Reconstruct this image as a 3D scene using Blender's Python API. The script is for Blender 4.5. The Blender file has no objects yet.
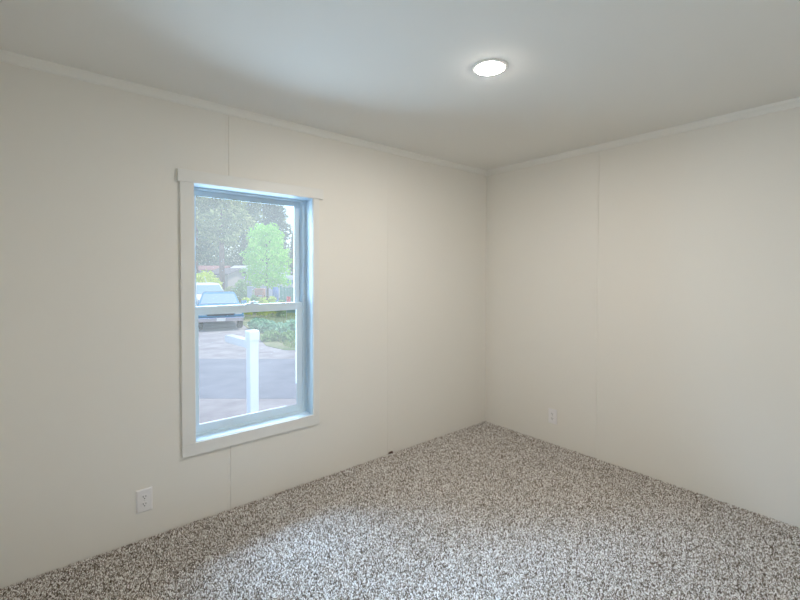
import bpy, bmesh, math, random
import numpy as np
from mathutils import Vector, Matrix

S = bpy.context.scene
COL = S.collection
PI = math.pi
rng = np.random.default_rng(7)
random.seed(7)

# ------------------------------------------------------------------ camera
FPX, PITCH, YAW, ROLL, CY0 = 420.85, -0.02007, 0.69248, 0.00229, 282.34
CAM = Vector((-3.2720, -2.6257, 1.4385))
Fv = Vector((math.sin(YAW) * math.cos(PITCH), math.cos(YAW) * math.cos(PITCH), math.sin(PITCH)))
Rv = Vector((math.cos(YAW), -math.sin(YAW), 0))
Uv = Rv.cross(Fv)
R2 = Rv * math.cos(ROLL) + Uv * math.sin(ROLL)
U2 = -Rv * math.sin(ROLL) + Uv * math.cos(ROLL)
cam = bpy.data.cameras.new('camera')
cam.sensor_width = 36
cam.lens = 36 * FPX / 800
cam.shift_y = (CY0 - 300) / 800
cam.clip_start = 0.02
cam.clip_end = 500
camo = bpy.data.objects.new('camera', cam)
COL.objects.link(camo)
m3 = Matrix((R2, U2, -Fv)).transposed()
camo.matrix_world = Matrix.Translation(CAM) @ m3.to_4x4()
S.camera = camo

# ------------------------------------------------------------------ light
SKY, SUN, LAMP, EXPO = 0.23, 2.5, 480.0, 0.12
w = bpy.data.worlds.new('sky')
S.world = w
w.use_nodes = True
nt = w.node_tree
bg = nt.nodes['Background']
sky = nt.nodes.new('ShaderNodeTexSky')
sky.sky_type = 'NISHITA'
sky.sun_disc = False
sky.sun_elevation = math.radians(66)
sky.sun_rotation = math.radians(140)
sky.air_density = 1.0
sky.dust_density = 0.6
sky.ozone_density = 1.5
nt.links.new(sky.outputs['Color'], bg.inputs['Color'])
bg.inputs['Strength'].default_value = SKY
sun = bpy.data.lights.new('sun', 'SUN')
sun.energy = SUN
sun.angle = 0.009
sun.color = (1, 0.95, 0.88)
so = bpy.data.objects.new('sun', sun)
COL.objects.link(so)
so.rotation_euler = Vector((0.30, -0.35, 0.89)).to_track_quat('Z', 'Y').to_euler()
# added area lights outside the window, strengthening the weak sky light


def add_fill(name, loc, aim, sx, sy, watt, col, spread=180):
    l = bpy.data.lights.new(name, 'AREA')
    l.shape = 'RECTANGLE'
    l.size, l.size_y = sx, sy
    l.energy = watt
    l.color = col
    l.spread = math.radians(spread)
    o = bpy.data.objects.new(name, l)
    COL.objects.link(o)
    o.location = loc
    o.rotation_euler = (Vector(loc) - Vector(aim)).to_track_quat('Z', 'Y').to_euler()


add_fill('window_fill', (-2.26, 0.46, 1.24), (-2.26, -1, 0.93), 0.90, 1.46, 42, (0.52, 0.76, 1.0))  # added fill facing the opening, brightens the jambs
add_fill('sky_fill', (-2.75, 1.12, 2.80), (-1.95, -0.60, 0.05), 3.8, 1.15, 430, (0.46, 0.68, 1.0), 100)  # added slanted fill, makes the bluish patch on the carpet

S.view_settings.view_transform = 'Standard'
S.view_settings.look = 'None'
S.view_settings.exposure = EXPO
S.view_settings.gamma = 1
S.view_settings.use_curve_mapping = False
S.cycles.max_bounces = 16
S.cycles.diffuse_bounces = 10
S.cycles.transparent_max_bounces = 24
S.cycles.sample_clamp_indirect = 8
S.cycles.caustics_reflective = False
S.cycles.caustics_refractive = False


# ------------------------------------------------------------------ helpers
def mat(name, col, rough=0.6, metal=0.0, bump=None, mottle=None, spec=0.5):
    m = bpy.data.materials.new(name)
    m.use_nodes = True
    t = m.node_tree
    b = t.nodes['Principled BSDF']
    b.inputs['Base Color'].default_value = (*col, 1)
    b.inputs['Roughness'].default_value = rough
    b.inputs['Metallic'].default_value = metal
    b.inputs['Specular IOR Level'].default_value = spec
    tc = t.nodes.new('ShaderNodeTexCoord')
    if mottle:
        sc, amt = mottle[0], mottle[1]
        n = t.nodes.new('ShaderNodeTexNoise')
        n.inputs['Scale'].default_value = sc
        n.inputs['Detail'].default_value = 5
        t.links.new(tc.outputs['Object'], n.inputs['Vector'])
        r = t.nodes.new('ShaderNodeValToRGB')
        c2 = mottle[2] if len(mottle) > 2 else [min(1, c * (1 + amt)) for c in col]
        c1 = [c * (1 - amt) for c in col]
        r.color_ramp.elements[0].position = 0.3
        r.color_ramp.elements[1].position = 0.7
        r.color_ramp.elements[0].color = (*c1, 1)
        r.color_ramp.elements[1].color = (*c2, 1)
        t.links.new(n.outputs['Fac'], r.inputs['Fac'])
        t.links.new(r.outputs['Color'], b.inputs['Base Color'])
    if bump:
        n = t.nodes.new('ShaderNodeTexNoise')
        n.inputs['Scale'].default_value = bump[0]
        n.inputs['Detail'].default_value = 4
        t.links.new(tc.outputs['Object'], n.inputs['Vector'])
        bp = t.nodes.new('ShaderNodeBump')
        bp.inputs['Strength'].default_value = bump[1]
        bp.inputs['Distance'].default_value = 0.002 if len(bump) < 3 else bump[2]
        t.links.new(n.outputs['Fac'], bp.inputs['Height'])
        t.links.new(bp.outputs['Normal'], b.inputs['Normal'])
    return m


def island_mat(name, stops, rough=0.9, transl=0.0):
    """colour picked per loose piece (tuft or leaf): yarn and leaves differ from one another"""
    m = bpy.data.materials.new(name)
    m.use_nodes = True
    t = m.node_tree
    b = t.nodes['Principled BSDF']
    b.inputs['Roughness'].default_value = rough
    b.inputs['Specular IOR Level'].default_value = 0.2
    g = t.nodes.new('ShaderNodeNewGeometry')
    r = t.nodes.new('ShaderNodeValToRGB')
    els = r.color_ramp.elements
    els[0].position, els[0].color = stops[0][0], (*stops[0][1], 1)
    els[1].position, els[1].color = stops[-1][0], (*stops[-1][1], 1)
    for p, c in stops[1:-1]:
        e = els.new(p)
        e.color = (*c, 1)
    t.links.new(g.outputs['Random Per Island'], r.inputs['Fac'])
    t.links.new(r.outputs['Color'], b.inputs['Base Color'])
    if transl:
        tr = t.nodes.new('ShaderNodeBsdfTranslucent')
        t.links.new(r.outputs['Color'], tr.inputs['Color'])
        mx = t.nodes.new('ShaderNodeMixShader')
        mx.inputs['Fac'].default_value = transl
        t.links.new(b.outputs[0], mx.inputs[1])
        t.links.new(tr.outputs[0], mx.inputs[2])
        t.links.new(mx.outputs[0], t.nodes['Material Output'].inputs['Surface'])
    return m


def tag(o, label=None, cat=None, group=None, kind=None):
    if label: o['label'] = label
    if cat: o['category'] = cat
    if group: o['group'] = group
    if kind: o['kind'] = kind
    return o


def empty(name, loc, rz=0.0, label=None, cat=None, group=None, kind=None):
    o = bpy.data.objects.new(name, None)
    COL.objects.link(o)
    o.location = loc
    o.rotation_euler = (0, 0, rz)
    o.empty_display_size = 0.1
    return tag(o, label, cat, group, kind)


def put(name, bm, m, parent=None, smooth=False, bevel=0.0, seg=2):
    bmesh.ops.recalc_face_normals(bm, faces=bm.faces[:])
    me = bpy.data.meshes.new(name)
    bm.to_mesh(me)
    bm.free()
    me.materials.append(m)
    o = bpy.data.objects.new(name, me)
    COL.objects.link(o)
    if parent: o.parent = parent
    if smooth:
        for p in me.polygons: p.use_smooth = True
    if bevel:
        mod = o.modifiers.new('bevel', 'BEVEL')
        mod.width = bevel
        mod.segments = seg
        mod.limit_method = 'ANGLE'
        mod.angle_limit = math.radians(40)
    return o


def box(bm, x0, x1, y0, y1, z0, z1):
    v = [bm.verts.new(p) for p in ((x0, y0, z0), (x1, y0, z0), (x1, y1, z0), (x0, y1, z0),
                                   (x0, y0, z1), (x1, y0, z1), (x1, y1, z1), (x0, y1, z1))]
    for f in ((0, 3, 2, 1), (4, 5, 6, 7), (0, 1, 5, 4), (1, 2, 6, 5), (2, 3, 7, 6), (3, 0, 4, 7)):
        bm.faces.new([v[i] for i in f])
    return v


def B(*a):
    bm = bmesh.new()
    box(bm, *a)
    return bm


def loft(bm, rings, closed=True, caps=True):
    rs = [[bm.verts.new(p) for p in r] for r in rings]
    n = len(rs[0])
    for a, b in zip(rs, rs[1:]):
        for i in range(n if closed else n - 1):
            j = (i + 1) % n
            bm.faces.new((a[i], a[j], b[j], b[i]))
    if caps:
        bm.faces.new(rs[0][::-1])
        bm.faces.new(rs[-1])
    return bm


def lathe(bm, prof, seg=32, c=(0, 0, 0), caps=True):
    rings = []
    for r, z in prof:
        rings.append([(c[0] + r * math.cos(2 * PI * k / seg), c[1] + r * math.sin(2 * PI * k / seg), c[2] + z) for k in range(seg)])
    return loft(bm, rings, True, caps)


def tube(bm, pts, rads, seg=8):
    rings = []
    for i, p in enumerate(pts):
        p = Vector(p)
        d = (Vector(pts[min(i + 1, len(pts) - 1)]) - Vector(pts[max(i - 1, 0)])).normalized()
        a = d.orthogonal().normalized() if abs(d.z) < 0.99 else Vector((1, 0, 0))
        b = d.cross(a)
        rings.append([p + (a * math.cos(2 * PI * k / seg) + b * math.sin(2 * PI * k / seg)) * rads[i] for k in range(seg)])
    return loft(bm, rings)


def prism(bm, poly, axis, a, b):
    """extrude a 2D polygon along an axis"""
    def P(u, v, t):
        return {0: (t, u, v), 1: (u, t, v), 2: (u, v, t)}[axis]
    return loft(bm, [[P(u, v, a) for u, v in poly], [P(u, v, b) for u, v in poly]])


def npmesh(name, V, Fc, m, parent=None, nper=4):
    me = bpy.data.meshes.new(name)
    V = np.ascontiguousarray(V, dtype=np.float32).reshape(-1, 3)
    Fc = np.ascontiguousarray(Fc, dtype=np.int32).reshape(-1, nper)
    me.vertices.add(len(V))
    me.vertices.foreach_set('co', V.ravel())
    me.loops.add(Fc.size)
    me.loops.foreach_set('vertex_index', Fc.ravel())
    me.polygons.add(len(Fc))
    me.polygons.foreach_set('loop_start', np.arange(0, Fc.size, nper, dtype=np.int32))
    me.polygons.foreach_set('loop_total', np.full(len(Fc), nper, dtype=np.int32))
    me.update(calc_edges=True)
    me.materials.append(m)
    o = bpy.data.objects.new(name, me)
    COL.objects.link(o)
    if parent: o.parent = parent
    return o


# ------------------------------------------------------------------ materials
M = {}
M['wall'] = mat('wall_panel', (0.80, 0.772, 0.715), 0.55, bump=(260, 0.05, 0.001), spec=0.25)
M['ceil'] = mat('ceiling_paint', (0.80, 0.785, 0.745), 0.8, bump=(180, 0.12, 0.001), spec=0.2)
M['trim'] = mat('trim_paint', (0.83, 0.815, 0.77), 0.4, spec=0.35)
M['case'] = mat('casing_paint', (0.78, 0.768, 0.735), 0.38, spec=0.35)
M['vinyl'] = mat('sky_tinted_vinyl', (0.66, 0.77, 0.84), 0.3)  # white vinyl with blue skylight mixed into its colour
M['jamb'] = mat('sky_tinted_liner', (0.70, 0.83, 0.93), 0.35)  # white liner, the window's blue light put into the colour
M['plate'] = mat('white_plastic', (0.84, 0.82, 0.82), 0.3)
M['dark'] = mat('dark_slot', (0.03, 0.03, 0.03), 0.6)
M['screw'] = mat('painted_screw', (0.7, 0.7, 0.68), 0.35, 0.4)
M['metal'] = mat('brushed_steel', (0.6, 0.6, 0.6), 0.3, 1.0)

# ================================================================== ROOM SHELL
RX, RY, H = -3.66, -2.95, 2.44            # room spans RX..0, RY..0
WX0, WX1, WZ0, WZ1 = -2.638, -1.880, 0.458, 1.958


def wall_strip(bm, u0, u1, bands, grooves, holes, P, depth):
    """front face with thin V grooves at panel seams, then solid wall behind"""
    pr = [(u0, 0.0)]
    for g, wd, dp in sorted(grooves):
        pr += [(g - wd / 2, 0), (g - wd * .15, dp), (g + wd * .15, dp), (g + wd / 2, 0)]
    pr.append((u1, 0.0))
    cuts = sorted({h for hh in holes for h in hh[:2]})
    pts = list(pr)
    for c in cuts:
        pts.append((c, 0.0))
    pts.sort()
    for z0, z1 in bands:
        for (a, da), (b, db) in zip(pts, pts[1:]):
            mid = (a + b) / 2
            if any(h[0] < mid < h[1] and h[2] < (z0 + z1) / 2 < h[3] for h in holes):
                continue
            f = [bm.verts.new(P(a, da, z0)), bm.verts.new(P(b, db, z0)), bm.verts.new(P(b, db, z1)), bm.verts.new(P(a, da, z1))]
            bm.faces.new(f)


# left wall (holds the window): plane y = 0, solid towards +y
bm = bmesh.new()
GL = [(-2.44, 0.0055, 0.0035), (-2.457, 0.002, 0.001), (-1.22, 0.0022, 0.0012), (-0.012, 0.003, 0.002)]
wall_strip(bm, RX, 0.0, [(-0.02, WZ0), (WZ0, WZ1), (WZ1, H)], GL, [(WX0, WX1, WZ0, WZ1)],
           lambda u, d, z: (u, d, z), 0.16)
YB, YO = 0.004, 0.16
box(bm, RX - .14, WX0, YB, YO, -0.02, H)
box(bm, WX1, 0.14, YB, YO, -0.02, H)
box(bm, WX0, WX1, YB, YO, -0.02, WZ0)
box(bm, WX0, WX1, YB, YO, WZ1, H)
tag(put('wall_left', bm, M['wall']), kind='structure')
M['bounce_skin'] = mat('dark_bounce_skin', (.10, .085, .075), .85, bump=(40, .3, .004))  # added unseen dark skin, cuts fill light bouncing onto the post
bm = bmesh.new()
for x0, x1, z0, z1 in ((RX - .14, WX0, -.72, H), (WX1, .14, -.72, H), (WX0, WX1, -.72, WZ0), (WX0, WX1, WZ1, H)):
    box(bm, x0, x1, .1602, .182, z0, z1)
tag(put('wall_bounce_skin', bm, M['bounce_skin']), kind='structure')
bm = bmesh.new()
wall_strip(bm, RY, 0.0, [(-0.02, H)], [(-1.091, 0.0060, 0.0034), (-1.074, 0.002, 0.001), (-2.311, 0.0045, 0.003)], [],
           lambda u, d, z: (d, u, z), 0.14)
box(bm, 0.004, 0.14, RY - .14, 0.0, -0.02, H)
tag(put('wall_right', bm, M['wall']), kind='structure')
bm = bmesh.new()
wall_strip(bm, RY, 0.0, [(-0.02, H)], [(-1.22, 0.0045, 0.003)], [], lambda u, d, z: (RX - d, u, z), 0.14)
box(bm, RX - .14, RX - .004, RY - .14, 0.0, -0.02, H)
tag(put('wall_near', bm, M['wall']), kind='structure')
bm = bmesh.new()
wall_strip(bm, RX, 0.0, [(-0.02, H)], [(-1.22, 0.0045, 0.003), (-2.44, 0.0045, 0.003)], [], lambda u, d, z: (u, RY - d, z), 0.14)
box(bm, RX, 0.0, RY - .14, RY - .004, -0.02, H)
tag(put('wall_rear', bm, M['wall']), kind='structure')
tag(put('ceiling', B(RX - .14, .14, RY - .14, .32, H, H + .16), M['ceil']), kind='structure')
M['back'] = mat('carpet_backing', (0.14, 0.12, 0.10), 0.95, mottle=(300, 0.5), spec=0.05)
tag(put('floor', B(RX - .14, .14, RY - .14, .16, -0.72, -0.012), M['back']), kind='structure')

# small cove trim where walls meet the ceiling
cv = [(0, 0), (0.016, 0), (0.0155, -0.006), (0.0115, -0.014), (0.0100, -0.032), (0.0075, -0.043), (0.0, -0.049)]


def cove(name, axis, a, b, s, off):
    bm = bmesh.new()
    prism(bm, [(off + s * u, H + v - 0.0002) for u, v in cv], axis, a, b)
    tag(put(name, bm, M['trim']), kind='structure')


cove('trim_1', 0, RX, 0, -1, -0.0003)      # along left wall (profile in y)
cove('trim_2', 1, RY, -0.0135, -1, -0.0003)     # along right wall (profile in x)
cove('trim_3', 0, RX, 0, 1, RY + 0.0003)
cove('trim_4', 1, RY + .0135, -0.0135, 1, RX + 0.0003)

# ================================================================== WINDOW
W = empty('window_1', (-2.26, 0, WZ0), kind='structure')
ox, oz = -2.26, WZ0


def wbox(name, x0, x1, y0, y1, z0, z1, m, parent, bevel=0.0015):
    return put(name, B(x0 - ox, x1 - ox, y0, y1, z0 - oz, z1 - oz), m, parent, bevel=bevel)


T = 0.015
wbox('head_casing', -2.722, -1.803, -0.019, -0.0002, 1.956, 2.025, M['case'], W, 0.002)
wbox('side_casing', -2.709, -2.6365, -T, -0.0002, 0.459, 1.9558, M['case'], W, 0.002)
wbox('side_casing', -1.8815, -1.835, -T, -0.0002, 0.459, 1.9558, M['case'], W, 0.002)
wbox('sill_casing', -2.709, -1.835, -T, -0.0002, 0.389, 0.4588, M['case'], W, 0.002)
# painted jamb liners
JT = 0.004
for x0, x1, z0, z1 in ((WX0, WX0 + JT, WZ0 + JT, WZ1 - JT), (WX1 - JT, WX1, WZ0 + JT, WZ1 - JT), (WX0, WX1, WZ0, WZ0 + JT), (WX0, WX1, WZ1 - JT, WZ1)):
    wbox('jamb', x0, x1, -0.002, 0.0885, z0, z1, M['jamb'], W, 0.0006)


def ring(bm, x0, x1, z0, z1, fl, fr, fb, ft, y0, y1, tp=0.0):
    """rectangular frame as one mesh with mitre-free corners"""
    o_ = [(x0, z0), (x1, z0), (x1, z1), (x0, z1)]
    i_ = [(x0 + fl, z0 + fb), (x1 - fr, z0 + fb), (x1 - fr, z1 - ft), (x0 + fl, z1 - ft)]
    vs = {}
    for k, pts in (('o', o_), ('i', i_)):
        for y in (y0, y1):
            e = tp if (k == 'i' and y == y1) else 0.0     # glazing side opens outward
            vs[k, y] = [bm.verts.new((px + sx * e - ox, y, pz + sz * e - oz)) for (px, pz), (sx, sz) in zip(pts, ((-1, -1), (1, -1), (1, 1), (-1, 1)))]
    for q in range(4):
        r = (q + 1) % 4
        bm.faces.new((vs['o', y0][q], vs['o', y0][r], vs['i', y0][r], vs['i', y0][q]))
        bm.faces.new((vs['o', y1][q], vs['i', y1][q], vs['i', y1][r], vs['o', y1][r]))
        bm.faces.new((vs['o', y0][q], vs['o', y1][q], vs['o', y1][r], vs['o', y0][r]))
        bm.faces.new((vs['i', y0][q], vs['i', y0][r], vs['i', y1][r], vs['i', y1][q]))


bm = bmesh.new()
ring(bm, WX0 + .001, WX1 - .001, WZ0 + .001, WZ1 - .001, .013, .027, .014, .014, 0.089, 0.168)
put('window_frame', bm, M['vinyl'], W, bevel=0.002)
IX0, IX1 = WX0 + .012, WX1 - .026
# upper (outer) sash and lower (inner) sash
bm = bmesh.new()
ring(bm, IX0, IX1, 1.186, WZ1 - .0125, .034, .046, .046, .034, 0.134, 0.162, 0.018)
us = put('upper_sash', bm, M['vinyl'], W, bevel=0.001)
bm = bmesh.new()
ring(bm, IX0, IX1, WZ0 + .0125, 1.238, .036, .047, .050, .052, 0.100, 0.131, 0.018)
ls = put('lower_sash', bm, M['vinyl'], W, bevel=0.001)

# glass: clear pane with a translucent veil added to imitate glare over the view
g = bpy.data.materials.new('veiled_glass')
g.use_nodes = True
t = g.node_tree
t.nodes.remove(t.nodes['Principled BSDF'])
tr = t.nodes.new('ShaderNodeBsdfTransparent')
tr.inputs['Color'].default_value = (0.97, 0.985, 0.99, 1)
tl = t.nodes.new('ShaderNodeBsdfTranslucent')
tl.inputs['Color'].default_value = (1.0, 0.80, 0.64, 1)
gl = t.nodes.new('ShaderNodeBsdfGlossy')
gl.inputs['Roughness'].default_value = 0.02
m1 = t.nodes.new('ShaderNodeMixShader')
HAZE = m1.inputs['Fac']
HAZE.default_value = 0.025
t.links.new(tr.outputs[0], m1.inputs[1])
t.links.new(tl.outputs[0], m1.inputs[2])
lw = t.nodes.new('ShaderNodeFresnel')
lw.inputs['IOR'].default_value = 1.25
m2 = t.nodes.new('ShaderNodeMixShader')
t.links.new(lw.outputs[0], m2.inputs['Fac'])
t.links.new(m1.outputs[0], m2.inputs[1])
t.links.new(gl.outputs[0], m2.inputs[2])
t.links.new(m2.outputs[0], t.nodes['Material Output'].inputs['Surface'])
M['glass'] = g
wbox('pane', IX0 + .033, IX1 - .045, 0.1385, 0.1415, 1.231, WZ1 - .049, g, us, 0)
wbox('pane', IX0 + .035, IX1 - .046, 0.1045, 0.1075, WZ0 + .065, 1.187, g, ls, 0)
# sash lock on the meeting rail
bm = bmesh.new()
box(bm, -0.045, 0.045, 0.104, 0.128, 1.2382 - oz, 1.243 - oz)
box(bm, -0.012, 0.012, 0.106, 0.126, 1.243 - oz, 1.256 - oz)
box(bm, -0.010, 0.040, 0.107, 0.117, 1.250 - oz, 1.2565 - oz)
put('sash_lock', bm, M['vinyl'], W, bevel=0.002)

# ================================================================== CARPET
stops = [(0.0, (0.11, 0.083, 0.062)), (0.20, (0.20, 0.16, 0.125)), (0.30, (0.42, 0.37, 0.32)), (0.60, (0.54, 0.495, 0.45)),
         (0.66, (0.80, 0.77, 0.735)), (1.0, (0.90, 0.88, 0.855))]
M['pile'] = island_mat('carpet_yarn', stops, 0.95)
sp = 0.0057
gx, gy = np.meshgrid(np.arange(RX + .006, -.003, sp), np.arange(RY + .006, -.003, sp))
c = np.stack([gx.ravel(), gy.ravel()], 1)
c += rng.uniform(-.0023, .0023, c.shape)
c[:, 0] = np.clip(c[:, 0], RX + .008, -.006)
c[:, 1] = np.clip(c[:, 1], RY + .008, -.006)
n = len(c)
ang = rng.uniform(0, 2 * PI, n)
rad = rng.uniform(.0031, .0046, n)
hh = rng.uniform(-.003, .004, n)
V = np.zeros((n, 6, 3), np.float32)
for k in range(4):
    a = ang + k * PI / 2
    q = rad * (1.0 if k % 2 else 0.75)
    V[:, k, 0] = c[:, 0] + q * np.cos(a)
    V[:, k, 1] = c[:, 1] + q * np.sin(a)
    V[:, k, 2] = -.008 + (hh + .006) * 0.25
lean = rng.uniform(-.004, .004, (n, 2))
V[:, 4, :2] = c + lean
V[:, 4, 2] = hh
V[:, 5, :2] = c + lean * .3
V[:, 5, 2] = -.0125
lim = np.array([[RX + .0005, RY + .0005], [-.0005, -.0005]])
V[:, :, 0] = np.clip(V[:, :, 0], lim[0, 0], lim[1, 0])
V[:, :, 1] = np.clip(V[:, :, 1], lim[0, 1], lim[1, 1])
base = (np.arange(n) * 6)[:, None, None]
tri = np.array([[0, 1, 4], [1, 2, 4], [2, 3, 4], [3, 0, 4]])[None] + base
tri = tri.reshape(-1, 3)
o = npmesh('carpet', V[:, :, :].reshape(-1, 3), tri, M['pile'], nper=3)
tag(o, 'speckled beige and brown wall-to-wall cut-pile carpet', 'carpet', kind='stuff')

# ================================================================== DOWNLIGHT
LX, LY = -1.622, -1.315
dl = empty('ceiling_light', (LX, LY, H), label='round white flush LED downlight glowing on the ceiling', cat='ceiling light')
bm = bmesh.new()
prof = [(.067, -.0004), (.0875, -.0004), (.0880, -.0015), (.0868, -.0030), (.0845, -.0034), (.0690, -.0056), (.0670, -.0050)]
lathe(bm, prof, 64, caps=False)
bm.verts.ensure_lookup_table()
vv = bm.verts[:]
for k in range(64):
    bm.faces.new((vv[k], vv[(k + 1) % 64], vv[6 * 64 + (k + 1) % 64], vv[6 * 64 + k]))
put('trim_ring', bm, M['trim'], dl, smooth=True)
em = bpy.data.materials.new('lit_diffuser')
em.use_nodes = True
t = em.node_tree
e = t.nodes.new('ShaderNodeEmission')
e.inputs['Color'].default_value = (1.0, 0.93, 0.845, 1)
e.inputs['Strength'].default_value = LAMP
t.links.new(e.outputs[0], t.nodes['Material Output'].inputs['Surface'])
bm = bmesh.new()
lathe(bm, [(.0668, -.002), (.0668, -.0052), (.064, -.0066), (.056, -.0082), (.042, -.0096), (.020, -.0104), (.002, -.0106)], 64)
put('diffuser', bm, em, dl, smooth=True)


# ================================================================== OUTLETS
def outlet(loc, rz, label):
    t_ = empty('wall_outlet', loc, rz, label, 'electrical outlet', None)
    # local: x across, z up, -y out of the wall
    bm = bmesh.new()
    w2, h2 = .0385, .0625
    loft(bm, [[(-w2, -.0003, -h2), (w2, -.0003, -h2), (w2, -.0003, h2), (-w2, -.0003, h2)],
              [(-w2, -.003, -h2), (w2, -.003, -h2), (w2, -.003, h2), (-w2, -.003, h2)],
              [(-w2 + .006, -.0062, -h2 + .006), (w2 - .006, -.0062, -h2 + .006), (w2 - .006, -.0062, h2 - .006), (-w2 + .006, -.0062, h2 - .006)]])
    put('cover_plate', bm, M['plate'], t_)
    for s in (1, -1):
        zc = s * .0197
        bm = bmesh.new()
        pts = []
        for k in range(28):
            a = 2 * PI * k / 28
            pts.append((.0172 * math.cos(a), max(-.0143, min(.0143, .0172 * math.sin(a))) + zc))
        prism(bm, pts, 1, -.0061, -.0088)
        r = put('receptacle', bm, M['plate'], t_)
        bm = bmesh.new()
        box(bm, -.0078, -.0050, -.0092, -.0087, zc - .001, zc + .0085)
        box(bm, .0050, .0076, -.0092, -.0087, zc, zc + .0078)
        gp = [(.0030 * math.cos(2 * PI * k / 14), .0030 * math.sin(2 * PI * k / 14) + zc - .0075) for k in range(14)]
        prism(bm, gp, 1, -.0087, -.0092)
        put('slot', bm, M['dark'], r)
    bm = bmesh.new()
    prism(bm, [(.0032 * math.cos(2 * PI * k / 16), .0032 * math.sin(2 * PI * k / 16)) for k in range(16)], 1, -.0061, -.0075)
    put('screw', bm, M['screw'], t_)
    return t_


outlet((-2.895, 0, .207), 0, 'white duplex outlet low on the left wall beneath the window side')
outlet((0, -.720, .232), -PI / 2, 'white duplex outlet low on the right wall near the corner')

# scrap at the wall's foot
bm = bmesh.new()
loft(bm, [[(-.024, -.006, 0), (-.020, .006, 0), (.026, .007, 0), (.020, -.007, 0)],
          [(-.022, -.004, .009), (-.018, .006, .011), (.020, .006, .014), (.018, -.005, .008)]])
M['scrap'] = mat('dark_scrap', (.10, .06, .045), .8, bump=(200, .5))
s_ = put('scrap', bm, M['scrap'], bevel=.0012)
s_.location = (-1.195, -.011, .0035)
tag(s_, 'small dark brown scrap on the carpet at the foot of the left wall', 'scrap')

# ================================================================== OUTSIDE
GZ = -0.70
Fh = Vector((math.sin(YAW), math.cos(YAW), 0))
Rh = Vector((math.cos(YAW), -math.sin(YAW), 0))
HY = 273.9


def O(a, d, z=GZ):
    """place by metres right of / ahead of the viewpoint on the ground outside"""
    p = CAM + Rh * a + Fh * d
    return Vector((p.x, p.y, z))


def lat(px, d):
    return (px - 400) / FPX * d


def hgt(py, d):
    return CAM.z - (py - HY) / FPX * d


RZ = -YAW      # local x -> Rh, local y -> Fh

M['gravel'] = mat('gravel', (.37, .335, .33), .95, bump=(60, .6, .02), mottle=(2.2, .22))
M['asphalt'] = mat('asphalt', (.25, .255, .285), .9, bump=(120, .4, .01), mottle=(1.5, .12))
M['lawn'] = mat('lawn_soil', (.20, .29, .10), .95, bump=(20, .5, .03), mottle=(1.1, .35, (.36, .34, .20)))
M['verge'] = mat('verge_soil', (.20, .21, .10), .95, bump=(8, .5, .03), mottle=(.4, .35, (.30, .27, .17)))


def slab(name, poly, z0, z1, m):
    bm = bmesh.new()
    loft(bm, [[tuple(O(a, d, z0)) for a, d in poly], [tuple(O(a, d, z1)) for a, d in poly]])
    return tag(put(name, bm, m), kind='structure')


slab('ground', [(-70, -20), (70, -20), (70, 130), (-70, 130)], GZ - .5, GZ, M['gravel'])
slab('road', [(-60, 7.15), (60, 7.15), (60, 10.5), (-60, 10.5)], GZ - .05, GZ + .005, M['asphalt'])
slab('lawn', [(-3.95, 12.4), (-3.2, 11.7), (6, 11.9), (20, 13), (20, 30), (-9.5, 30), (-9.2, 24), (-6.8, 18), (-5.2, 15)], GZ - .05, GZ + .015, M['lawn'])
slab('field', [(-60, 30.1), (60, 30.1), (60, 120), (-60, 120)], GZ - .05, GZ + .015, M['verge'])

# ---- white sign post
M['pvc'] = mat('white_pvc', (.66, .68, .70), .35)
d0 = 4.7
pr = empty('sign_post', O(lat(252, d0), d0), RZ + PI * .75, 'white square yard post with flat cap and one side arm', 'post')
zt = hgt(330.5, d0) - GZ
put('post', B(-.05, .05, -.05, .05, -.02, zt - .105), M['pvc'], pr, bevel=.006)
bm = bmesh.new()
box(bm, -.0575, .0575, -.0575, .0575, zt - .11, zt - .012)
loft(bm, [[(-.0575, -.0575, zt - .012), (.0575, -.0575, zt - .012), (.0575, .0575, zt - .012), (-.0575, .0575, zt - .012)],
          [(-.048, -.048, zt), (.048, -.048, zt), (.048, .048, zt), (-.048, .048, zt)]])
put('post_cap', bm, M['pvc'], pr, bevel=.003)
bm = bmesh.new()
prism(bm, [(.045, zt - .115), (.61, zt - .115), (.64, zt - .135), (.64, zt - .18), (.62, zt - .205), (.045, zt - .205)], 1, -.046, .046)
put('arm', bm, M['pvc'], pr, bevel=.005)

# ---- foliage helpers
M['bark'] = mat('bark', (.13, .10, .085), .95, bump=(14, .8, .03), mottle=(5, .3))
M['pinebark'] = mat('pine_bark', (.22, .14, .115), .95, bump=(9, .8, .04), mottle=(3, .3))


def leaves(centers, spread, per, size, elong=1.6, flat=0.55):
    """little leaf quads scattered in clumps; returns verts, faces"""
    centers = np.asarray(centers, float)
    spread = np.broadcast_to(np.asarray(spread, float).reshape(-1, 1), (len(centers), 1))
    k = len(centers) * per
    p = np.repeat(centers, per, 0)
    off = rng.normal(0, 1, (k, 3))
    off /= np.linalg.norm(off, axis=1, keepdims=True) + 1e-9
    off *= rng.uniform(.2, 1, (k, 1)) ** .5
    off[:, 2] *= flat
    p = p + off * np.repeat(spread, per, 0)
    a = rng.normal(0, 1, (k, 3)); a /= np.linalg.norm(a, axis=1, keepdims=True)
    b = rng.normal(0, 1, (k, 3)); b -= a * (a * b).sum(1, keepdims=True); b /= np.linalg.norm(b, axis=1, keepdims=True)
    s = size * rng.uniform(.6, 1.3, (k, 1))
    V = np.stack([p - a * s * elong, p - b * s * .5, p + a * s * elong, p + b * s * .5], 1)
    Fq = np.arange(k * 4).reshape(-1, 4)
    return V.reshape(-1, 3), Fq


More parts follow.
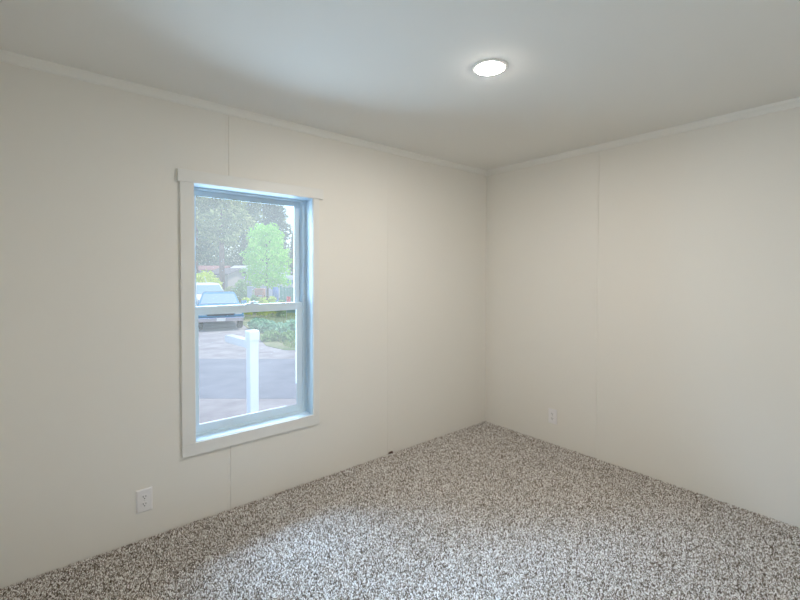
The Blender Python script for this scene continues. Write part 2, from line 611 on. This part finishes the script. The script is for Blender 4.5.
LEAF = {
    'lime': island_mat('lime_leaf', [(0, (0.27, 0.61, 0.09)), (.5, (0.37, 0.75, 0.12)), (1, (0.54, 0.75, 0.20))], .6, .4),
    'pine': island_mat('pine_needle', [(0, (0.09, 0.14, 0.08)), (.5, (0.17, 0.24, 0.12)), (1, (0.34, 0.36, 0.19))], .7, .3),
    'grey': island_mat('grey_green_needle', [(0, (0.10, 0.14, 0.11)), (.6, (0.19, 0.25, 0.17)), (1, (0.32, 0.37, 0.26))], .7, .3),
    'olive': island_mat('olive_leaf', [(0, (0.17, 0.24, 0.08)), (.5, (0.31, 0.37, 0.14)), (1, (0.51, 0.53, 0.26))], .7, .3),
    'yellow': island_mat('yellow_green_leaf', [(0, (0.48, 0.68, 0.07)), (.5, (0.65, 0.75, 0.10)), (1, (0.75, 0.75, 0.20))], .6, .4),
    'mid': island_mat('mid_green_leaf', [(0, (0.17, 0.32, 0.10)), (.5, (0.26, 0.44, 0.15)), (1, (0.41, 0.58, 0.24))], .6, .35),
    'blue': island_mat('blue_green_leaf', [(0, (0.19, 0.42, 0.26)), (.5, (0.30, 0.57, 0.36)), (1, (0.50, 0.75, 0.50))], .6, .35),
}


def conifer(px, d, h, r, kind, label, lean=0.0, bare=0.12, clumps=120, per=120):
    root = empty('conifer', O(lat(px, d), d), rng.uniform(0, 6), label, 'tree', 'conifers beyond the houses')
    tr_ = h * .0085 + .04
    tube_pts = [(0, 0, -.1), (lean * .2, 0, h * .3), (lean * .6, 0, h * .65), (lean, 0, h * .97)]
    bm = bmesh.new()
    tube(bm, tube_pts, [tr_ * 1.15, tr_ * .9, tr_ * .5, .03], 10)
    put('trunk', bm, M['pinebark'], root, smooth=True)
    cs, sd = [], []
    for i in range(clumps):
        f = bare + (1 - bare) * (i + rng.uniform(0, 1)) / clumps
        rr = r * (1 - f) ** .75 * (.35 + .65 * min(1, (f - bare) / .12 + .25))
        a = i * 2.399 + rng.uniform(-.4, .4)
        q = rr * rng.uniform(.35, 1.0)
        cs.append((lean * f + q * math.cos(a), q * math.sin(a), f * h - q * .18))
        sd.append(.35 + .28 * rr)
    V, Fq = leaves(cs, sd, per, .05 + .0045 * h, 1.7, .6)
    npmesh('foliage', V, Fq, LEAF[kind], root)
    return root


def shrub(name, px, d, wdt, hgt_, kind, label, cat='shrub', group=None, size=.06, clumps=26, per=70, stem=True):
    root = empty(name, O(lat(px, d), d, GZ + (.015 if cat == 'plant' else 0)), rng.uniform(0, 6), label, cat, group)
    cs, sd = [], []
    for i in range(clumps):
        a = i * 2.399
        f = (i + .5) / clumps
        q = math.sqrt(f) * wdt * .5 * .8
        top = hgt_ * math.sqrt(max(.05, 1 - (q / (wdt * .5)) ** 2))
        for zf in (.25, .55, .85):
            cs.append((q * math.cos(a + zf), q * math.sin(a + zf), top * zf * rng.uniform(.9, 1.05)))
            sd.append(wdt * .13 + .03)
    V, Fq = leaves(cs, sd, per // 3, size, 1.5, .8)
    V[:, 2] = np.maximum(V[:, 2], 0.0)
    npmesh('foliage', V, Fq, LEAF[kind], root)
    if stem:
        bm = bmesh.new()
        for k in range(5):
            a = k * 1.257
            tube(bm, [(.03 * math.cos(a), .03 * math.sin(a), -.03), (wdt * .12 * math.cos(a), wdt * .12 * math.sin(a), hgt_ * .45),
                      (wdt * .25 * math.cos(a), wdt * .25 * math.sin(a), hgt_ * .8)], [.02, .014, .006], 6)
        put('stem', bm, M['bark'], root)
    return root


# ---- bright young tree
d1 = 24
root = empty('young_tree', O(lat(267, d1), d1), 0, 'bright lime green young tree standing alone beyond the lawn', 'tree')
bm = bmesh.new()
tube(bm, [(0, 0, -.1), (.03, 0, 1.2), (0, .03, 2.6), (0, 0, 4.3)], [.075, .06, .045, .012], 10)
for k in range(9):
    a = k * 2.4
    z = 1.35 + .3 * k
    tube(bm, [(0, 0, z), (.45 * math.cos(a), .45 * math.sin(a), z + .5), ((1.0 - .06 * k) * math.cos(a), (1.0 - .06 * k) * math.sin(a), z + .85)], [.03, .02, .006], 6)
put('trunk', bm, M['bark'], root, smooth=True)
cs, sd = [], []
for i in range(95):
    f = (i + .5) / 95
    z = 1.45 + f * 3.35
    r = 1.24 * math.sqrt(max(.02, 1 - ((f - .36) / .68) ** 2))
    a = i * 2.399
    q = r * math.sqrt(rng.uniform(.08, 1))
    cs.append((q * math.cos(a), q * math.sin(a), z))
    sd.append(.34)
V, Fq = leaves(cs, sd, 120, .055, 1.4, .8)
npmesh('foliage', V, Fq, LEAF['lime'], root)

# ---- conifers
conifer(196, 37, 18, 3.1, 'pine', 'tall conifer at the left edge of the window view', bare=.20)
conifer(209, 60, 22, 3.9, 'grey', 'grey-green conifer behind the left house, half hidden between two nearer ones', bare=.05)
conifer(222, 31, 17, 2.5, 'olive', 'olive conifer with a bare reddish trunk beside the dark-roofed shed', bare=.27)
conifer(243, 52, 21, 4.2, 'pine', 'broad dark conifer left of the lime green tree', lean=.5, bare=.05)
conifer(264, 70, 25, 4.4, 'olive', 'yellowish conifer rising straight behind the lime green tree', bare=.05)
conifer(275, 48, 14, 2.5, 'grey', 'shorter grey conifer right of the lime green tree', bare=.06)
conifer(297, 76, 10.5, 2.8, 'grey', 'distant conifer behind the white trailer at the right window edge', bare=.08)
conifer(168, 64, 20, 4, 'olive', 'olive conifer left of the window opening, seen past the left casing')
conifer(324, 60, 17, 3.6, 'pine', 'dark conifer right of the window opening, seen past the right casing')

# distant wood, one uncountable mass
k = 240
cs, sd = [], []
for i in range(k):
    a = rng.uniform(-95, 45)
    for q in range(5):
        cs.append(tuple(O(a + rng.uniform(-1.2, 1.2), 104 + rng.uniform(-5, 5), GZ + 1 + q * (1.5 + .8 * math.sin(a * .35) + .5 * math.sin(a * 1.3)))))
        sd.append(2.1)
V, Fq = leaves(cs, sd, 46, .24, 1.6, .8)
V[:, 2] = np.maximum(V[:, 2], GZ + .02)
tag(npmesh('distant_woods', V, Fq, LEAF['grey']), 'hazy band of distant woods along the horizon behind the conifers', 'woods', kind='stuff')

# ---- shrubs
shrub('round_shrub', 206, 27, 2.1, 2.45, 'yellow', 'rounded yellow-green shrub behind the blue pickup', size=.06, clumps=40, per=120)
shrub('round_shrub', 243, 26, 1.3, 1.9, 'mid', 'mid green bushy shrub left of the lime green tree', size=.055, clumps=34, per=110)
shrub('round_shrub', 231, 30, 1.5, 1.25, 'olive', 'dry olive shrub below the dark-roofed shed', size=.05, clumps=30, per=90)

# ---- leafy plants on the lawn bank
spots = [(257, 16.2, .62, .40, 'blue'), (268, 15.2, .62, .44, 'blue'), (280, 14.3, .62, .46, 'blue'), (292.5, 15.2, .62, .46, 'blue'),
         (271, 13.3, .55, .30, 'mid'), (289, 13.2, .55, .30, 'mid'),
         (246, 20.6, .55, 1.08, 'yellow'), (254.5, 21.5, .55, 1.14, 'mid'), (262.5, 20.3, .55, 1.08, 'yellow'), (272, 21.2, .55, 1.12, 'yellow'), (281, 19.9, .5, .95, 'mid')]
names = ['blue-green leafy plant nearest the pickup on the lawn edge', 'blue-green leafy plant straight behind the white post cap', 'blue-green leafy plant in the middle of the bank under the meeting rail',
         'blue-green leafy plant against the right sash edge', 'low green plant at the front of the bank, left of its twin', 'low green plant at the front of the bank by the right sash',
         'yellow-green flowering plant left of the grey utility pedestal', 'green plant in front of the grey utility pedestal', 'yellow-green plant in front of the red-brown planter',
         'yellow-green plant in front of the blue barrel', 'green plant beside the red marker flag']
for (px, d, wd, hh_, kd), lb in zip(spots, names):
    shrub('leafy_plant', px, d, wd, hh_, kd, lb, 'plant', 'leafy plants on the lawn bank', size=.05, clumps=14, per=90, stem=False)
# grass blades of the lawn, uncountable
k = 26000
aa = rng.uniform(-6.5, 1.5, k)
dd = rng.uniform(12, 24, k)
keep = aa > -3.2 - (dd - 12) * .55
aa, dd = aa[keep], dd[keep]
k = len(aa)
P0 = np.array([tuple(O(a, d, GZ + .012)) for a, d in zip(aa, dd)])
th = rng.uniform(0, 2 * PI, k)
wv = np.stack([np.cos(th), np.sin(th), np.zeros(k)], 1) * .022
ln = np.stack([rng.uniform(-.05, .05, k), rng.uniform(-.05, .05, k), rng.uniform(.05, .16, k)], 1)
V = np.stack([P0 - wv, P0 + wv, P0 + ln], 1).reshape(-1, 3)
M['blade'] = island_mat('grass_blade', [(0, (.22, .32, .09)), (.6, (.34, .44, .14)), (1, (.48, .46, .26))], .8, .3)
tag(npmesh('grass', V, np.arange(k * 3).reshape(-1, 3), M['blade'], nper=3), 'short mixed green grass covering the lawn across the road', 'grass', kind='stuff')

# ---- blue pickup, facing us
M['blue'] = mat('blue_car_paint', (.06, .22, .36), .22)
M['tyre'] = mat('tyre_rubber', (.025, .025, .025), .9)
M['chrome'] = mat('chrome', (.75, .75, .77), .15, 1.0)
M['cglass'] = mat('tinted_car_glass', (.22, .33, .42), .04, spec=1.0)
M['black'] = mat('black_plastic', (.04, .045, .05), .5)
M['lamp'] = mat('headlight_lens', (.75, .75, .72), .1, spec=.8)
M['alloy'] = mat('wheel_alloy', (.5, .5, .52), .35, .8)


def wheel(parent, x, y, r, wd):
    bm = bmesh.new()
    rings = []
    for rr, xx in ((r * .62, -wd / 2), (r * .94, -wd / 2), (r, -wd * .35), (r, wd * .35), (r * .94, wd / 2), (r * .62, wd / 2)):
        rings.append([(x + xx, y + rr * math.cos(2 * PI * k / 24), r + rr * math.sin(2 * PI * k / 24)) for k in range(24)])
    loft(bm, rings)
    wh = put('wheel', bm, M['tyre'], parent)
    bm = bmesh.new()
    rings = []
    for rr, xx in ((r * .6, -wd * .52), (r * .6, wd * .52)):
        rings.append([(x + xx, y + rr * math.cos(2 * PI * k / 18), r + rr * math.sin(2 * PI * k / 18)) for k in range(18)])
    loft(bm, rings)
    put('hubcap', bm, M['alloy'], wh)


def pickup(px, d, rz, label):
    root = empty('pickup_truck', O(lat(px, d), d), RZ + rz, label, 'vehicle')
    hw = .86
    # front faces local -y
    side = [(-2.25, .42), (-2.30, .62), (-2.24, .86), (-2.05, .95), (-1.10, 1.02), (-1.00, 1.0), (.70, 1.0), (.74, 1.04), (2.28, 1.04), (2.32, .48), (1.95, .40), (1.82, .68), (1.50, .76), (1.18, .68), (1.05, .36), (-1.05, .36), (-1.18, .68), (-1.48, .76), (-1.78, .68), (-1.90, .40)]
    bm = bmesh.new()
    prism(bm, side, 0, -hw, hw)
    put('body', bm, M['blue'], root, bevel=.05, seg=3)
    bm = bmesh.new()
    loft(bm, [[(-hw + .03, -1.08, .99), (hw - .03, -1.08, .99), (hw - .03, .72, .99), (-hw + .03, .72, .99)],
              [(-.64, -.48, 1.50), (.64, -.48, 1.50), (.64, .52, 1.50), (-.64, .52, 1.50)],
              [(-.60, -.38, 1.54), (.60, -.38, 1.54), (.60, .45, 1.54), (-.60, .45, 1.54)]])
    cab = put('cab', bm, M['blue'], root, bevel=.025)
    # windshield slab leaning with the cab front
    def gl(name, q, nrm):
        bm = bmesh.new()
        nn = Vector(nrm).normalized() * .012
        loft(bm, [[tuple(Vector(p) - nn * .3) for p in q], [tuple(Vector(p) + nn) for p in q]])
        put(name, bm, M['cglass'], cab)
    gl('windshield', [(-.74, -1.015, 1.055), (.74, -1.015, 1.055), (.605, -.545, 1.455), (-.605, -.545, 1.455)], (0, -.65, .76))
    gl('rear_window', [(-.7, .685, 1.08), (.7, .685, 1.08), (.6, .555, 1.44), (-.6, .555, 1.44)], (0, 1, .3))
    for s in (-1, 1):
        gl('side_window', [(s * .795, -.80, 1.06), (s * .795, .58, 1.06), (s * .675, .44, 1.44), (s * .675, -.42, 1.44)], (s, 0, .3))
        put('headlight', B(s * .66 - .14, s * .66 + .14, -2.285, -2.2, .66, .82), M['lamp'], root, bevel=.02)
        bm = bmesh.new()
        box(bm, s * .98 - .11, s * .98 + .11, -.99, -.90, 1.02, 1.17)
        box(bm, s * .86 - .05, s * .86 + .05, -.97, -.92, 1.03, 1.06)
        put('side_mirror', bm, M['blue'], root, bevel=.02)
        for y in (-1.48, 1.5):
            wheel(root, s * .76, y, .36, .22)
    bm = bmesh.new()
    box(bm, -.50, .50, -2.30, -2.22, .63, .83)
    gr = put('grille', bm, M['black'], root, bevel=.015)
    put('grille_bar', B(-.48, .48, -2.315, -2.295, .71, .755), M['chrome'], gr, bevel=.006)
    bm = bmesh.new()
    box(bm, -.88, .88, -2.42, -2.24, .40, .58)
    put('bumper', bm, M['chrome'], root, bevel=.03)
    put('number_plate', B(-.16, .16, -2.435, -2.418, .43, .56), M['lamp'], root, bevel=.004)
    root.scale = (.93, .97, .895)
    return root


pickup(218.5, 17.6, .44, 'blue pickup truck parked facing the window across the road')


def hatch(px, d, rz, label):
    root = empty('parked_car', O(lat(px, d), d), RZ + rz, label, 'vehicle')
    hw = .84
    side = [(-2.0, .35), (-2.05, .6), (-1.9, .85), (-.95, .98), (1.75, 1.02), (1.98, .8), (2.0, .38), (1.62, .34), (1.5, .6), (1.25, .68), (1.0, .6), (.88, .3), (-.92, .3), (-1.04, .6), (-1.29, .68), (-1.54, .6), (-1.66, .34)]
    bm = bmesh.new()
    prism(bm, side, 0, -hw, hw)
    put('body', bm, M['cwhite'], root, bevel=.05, seg=3)
    bm = bmesh.new()
    loft(bm, [[(-hw + .04, -1.0, .96), (hw - .04, -1.0, .96), (hw - .04, 1.7, .98), (-hw + .04, 1.7, .98)],
              [(-.62, -.2, 1.55), (.62, -.2, 1.55), (.62, 1.3, 1.55), (-.62, 1.3, 1.55)],
              [(-.55, -.05, 1.61), (.55, -.05, 1.61), (.55, 1.15, 1.61), (-.55, 1.15, 1.61)]])
    cab = put('cabin', bm, M['cwhite'], root, bevel=.03)
    bm = bmesh.new()
    nn = Vector((0, -.6, .75)) * .012
    q = [(-.70, -.92, 1.05), (.70, -.92, 1.05), (.58, -.28, 1.49), (-.58, -.28, 1.49)]
    loft(bm, [[tuple(Vector(p) - nn * .3) for p in q], [tuple(Vector(p) + nn) for p in q]])
    put('windshield', bm, M['cglass'], cab)
    bm = bmesh.new()
    tube(bm, [(0, .1, 1.6), (-.12, .15, 1.98)], [.016, .012], 6)
    put('antenna', bm, M['cwhite'], root)
    for s in (-1, 1):
        for y in (-1.29, 1.25):
            wheel(root, s * .74, y, .32, .2)
    return root


M['cwhite'] = mat('white_car_paint', (.68, .66, .66), .3)
hatch(207, 23.6, .62, 'white car half hidden behind the blue pickup')


# ---- buildings
M['white_side'] = mat('white_siding', (.62, .60, .60), .7)
M['lilac_side'] = mat('pale_lilac_siding', (.66, .67, .76), .7)
M['tan_side'] = mat('grey_tan_siding', (.34, .30, .27), .8)
M['red_roof'] = mat('red_brown_roof', (.30, .15, .13), .85, mottle=(6, .2))
M['grey_roof'] = mat('dark_grey_roof', (.16, .14, .15), .85, mottle=(6, .2))
M['pale_roof'] = mat('pale_metal_roof', (.52, .52, .55), .6)
M['wglass'] = mat('house_window_glass', (.08, .10, .12), .08, spec=.8)


def house(name, px, d, rz, L, Wd, Hw, Hr, mw, mr, label, wins):
    root = empty(name, O(lat(px, d), d), RZ + rz, label, 'building')
    put('wall', B(-L / 2, L / 2, -Wd / 2, Wd / 2, -.05, Hw), mw, root)
    bm = bmesh.new()
    prism(bm, [(-Wd / 2 - .3, Hw - .05), (0, Hw + Hr), (Wd / 2 + .3, Hw - .05), (Wd / 2 + .3, Hw + .07), (0, Hw + Hr + .13), (-Wd / 2 - .3, Hw + .07)], 0, -L / 2 - .3, L / 2 + .3)
    put('roof', bm, mr, root)
    # gables
    for x in (-L / 2, L / 2 - .1):
        bm = bmesh.new()
        prism(bm, [(-Wd / 2, Hw), (Wd / 2, Hw), (0, Hw + Hr - .02)], 0, x, x + .1)
        put('gable', bm, mw, root)
    for (x, z, ww, wh) in wins:
        bm = bmesh.new()
        box(bm, x - ww / 2 - .07, x + ww / 2 + .07, -Wd / 2 - .04, -Wd / 2 + .02, z - wh / 2 - .07, z + wh / 2 + .07)
        f = put('window', bm, M['pvc'], root)
        put('pane', B(x - ww / 2, x + ww / 2, -Wd / 2 - .06, -Wd / 2 - .035, z - wh / 2, z + wh / 2), M['wglass'], f)
    return root


house('mobile_home', 184, 45, .05, 9.0, 4.2, 2.45, .40, M['white_side'], M['red_roof'], 'white mobile home with a red-brown roof at the left of the view', [(3.2, 1.5, 1.0, .8), (.8, 1.5, 1.0, .8)])
house('shed', 229, 38, -.35, 1.9, 2.4, 2.05, .45, M['tan_side'], M['grey_roof'], 'small tan shed with a dark grey roof behind the pickup', [])
house('mobile_home', 259, 42, -.1, 4.6, 4.0, 2.2, .6, M['lilac_side'], M['pale_roof'], 'pale lilac mobile home partly hidden by the lime green tree', [(-1.2, 1.4, .8, .7), (1.2, 1.4, .8, .7)])

# white trailer on the right
dT = 30
root = empty('camper_trailer', O(lat(292, dT), dT), RZ + .1, 'white camper trailer behind the green fence on the right', 'vehicle')
bm = bmesh.new()
prism(bm, [(-.9, .45), (.95, .45), (1.0, .9), (.98, 1.75), (.75, 2.0), (-.75, 2.0), (-.98, 1.7), (-1.0, .9)], 1, -1.4, 1.4)
put('body', bm, M['white_side'], root, bevel=.05)
put('window', B(-.28, .28, -1.43, -1.37, 1.45, 1.72), M['cglass'], root, bevel=.01)
for s in (-1, 1):
    wheel(root, s * .85, 0, .32, .2)

# green board fence
dF = 22
root = empty('board_fence', O(lat(292, dF), dF), RZ, 'teal green board fence at the right side of the lawn', 'fence')
M['teal'] = mat('teal_fence_paint', (.15, .30, .24), .8, mottle=(8, .15))
bm = bmesh.new()
for i in range(14):
    x = -.62 + i * .155
    box(bm, x, x + .14, -.012, .012, .06, 1.42 + .02 * (i % 2))
put('fence_board', bm, M['teal'], root)
for x in (-.6, .5, 1.55):
    put('fence_post', B(x - .05, x + .05, .012, .11, -.1, 1.5), M['teal'], root)
for z in (.35, 1.15):
    put('fence_rail', B(-.65, 1.6, .0122, .06, z - .04, z + .04), M['teal'], root)

# small things along the bank
M['ped'] = mat('grey_box_paint', (.33, .36, .40), .6)
d2 = 22.5
root = empty('utility_pedestal', O(lat(250.2, d2), d2, GZ + .015), RZ, 'grey utility pedestal beside the red-brown planter', 'utility box')
put('body', B(-.13, .13, -.12, .12, -.02, 1.36), M['ped'], root, bevel=.015)
put('lid', B(-.145, .145, -.135, .135, 1.36, 1.44), M['ped'], root, bevel=.02)
M['terra'] = mat('red_brown_wood', (.42, .20, .14), .8, mottle=(7, .2))
root = empty('planter_box', O(lat(260, d2), d2, GZ + .015), RZ, 'red-brown wooden planter between the pedestal and the barrel', 'planter')
for k_ in range(4):
    put('board', B(-.24, .24, -.2, .2, .98 + k_ * .09, 1.062 + k_ * .09), M['terra'], root, bevel=.008)
for s in (-1, 1):
    for q in (-1, 1):
        put('leg', B(s * .2 - .035, s * .2 + .035, q * .16 - .035, q * .16 + .035, -.02, .98), M['terra'], root)
M['bar'] = mat('blue_plastic', (.14, .22, .45), .5)
root = empty('barrel', O(lat(275.5, d2), d2, GZ + .015), 0, 'blue plastic barrel standing left of the green fence', 'barrel')
bm = bmesh.new()
lathe(bm, [(.13, -.02), (.15, .02), (.16, .35), (.145, .38), (.16, .41), (.165, .75), (.15, .78), (.165, .81), (.155, 1.3), (.14, 1.36)], 24)
put('body', bm, M['bar'], root, smooth=True)
bm = bmesh.new()
lathe(bm, [(.152, 1.35), (.152, 1.385), (.12, 1.40)], 24)
put('lid', bm, M['bar'], root)
d3 = 18.2
root = empty('marker_flag', O(lat(286.5, d3), d3, GZ + .015), RZ, 'small red marker flag on a thin stake by the fence', 'flag')
zf = hgt(301.5, d3) - GZ - .05
bm = bmesh.new()
tube(bm, [(0, 0, -.05), (0, 0, zf + .25)], [.007, .006], 8)
put('stake', bm, M['metal'], root)
M['red'] = mat('red_cloth', (.75, .05, .06), .8)
bm = bmesh.new()
fr, bk = [], []
for i in range(7):
    x = .007 + i * .027
    fr.append((x, .015 * math.sin(i * 1.1)))
poly = fr + [(x, y + .003) for x, y in fr[::-1]]
prism(bm, poly, 2, zf, zf + .24)
put('flag', bm, M['red'], root)
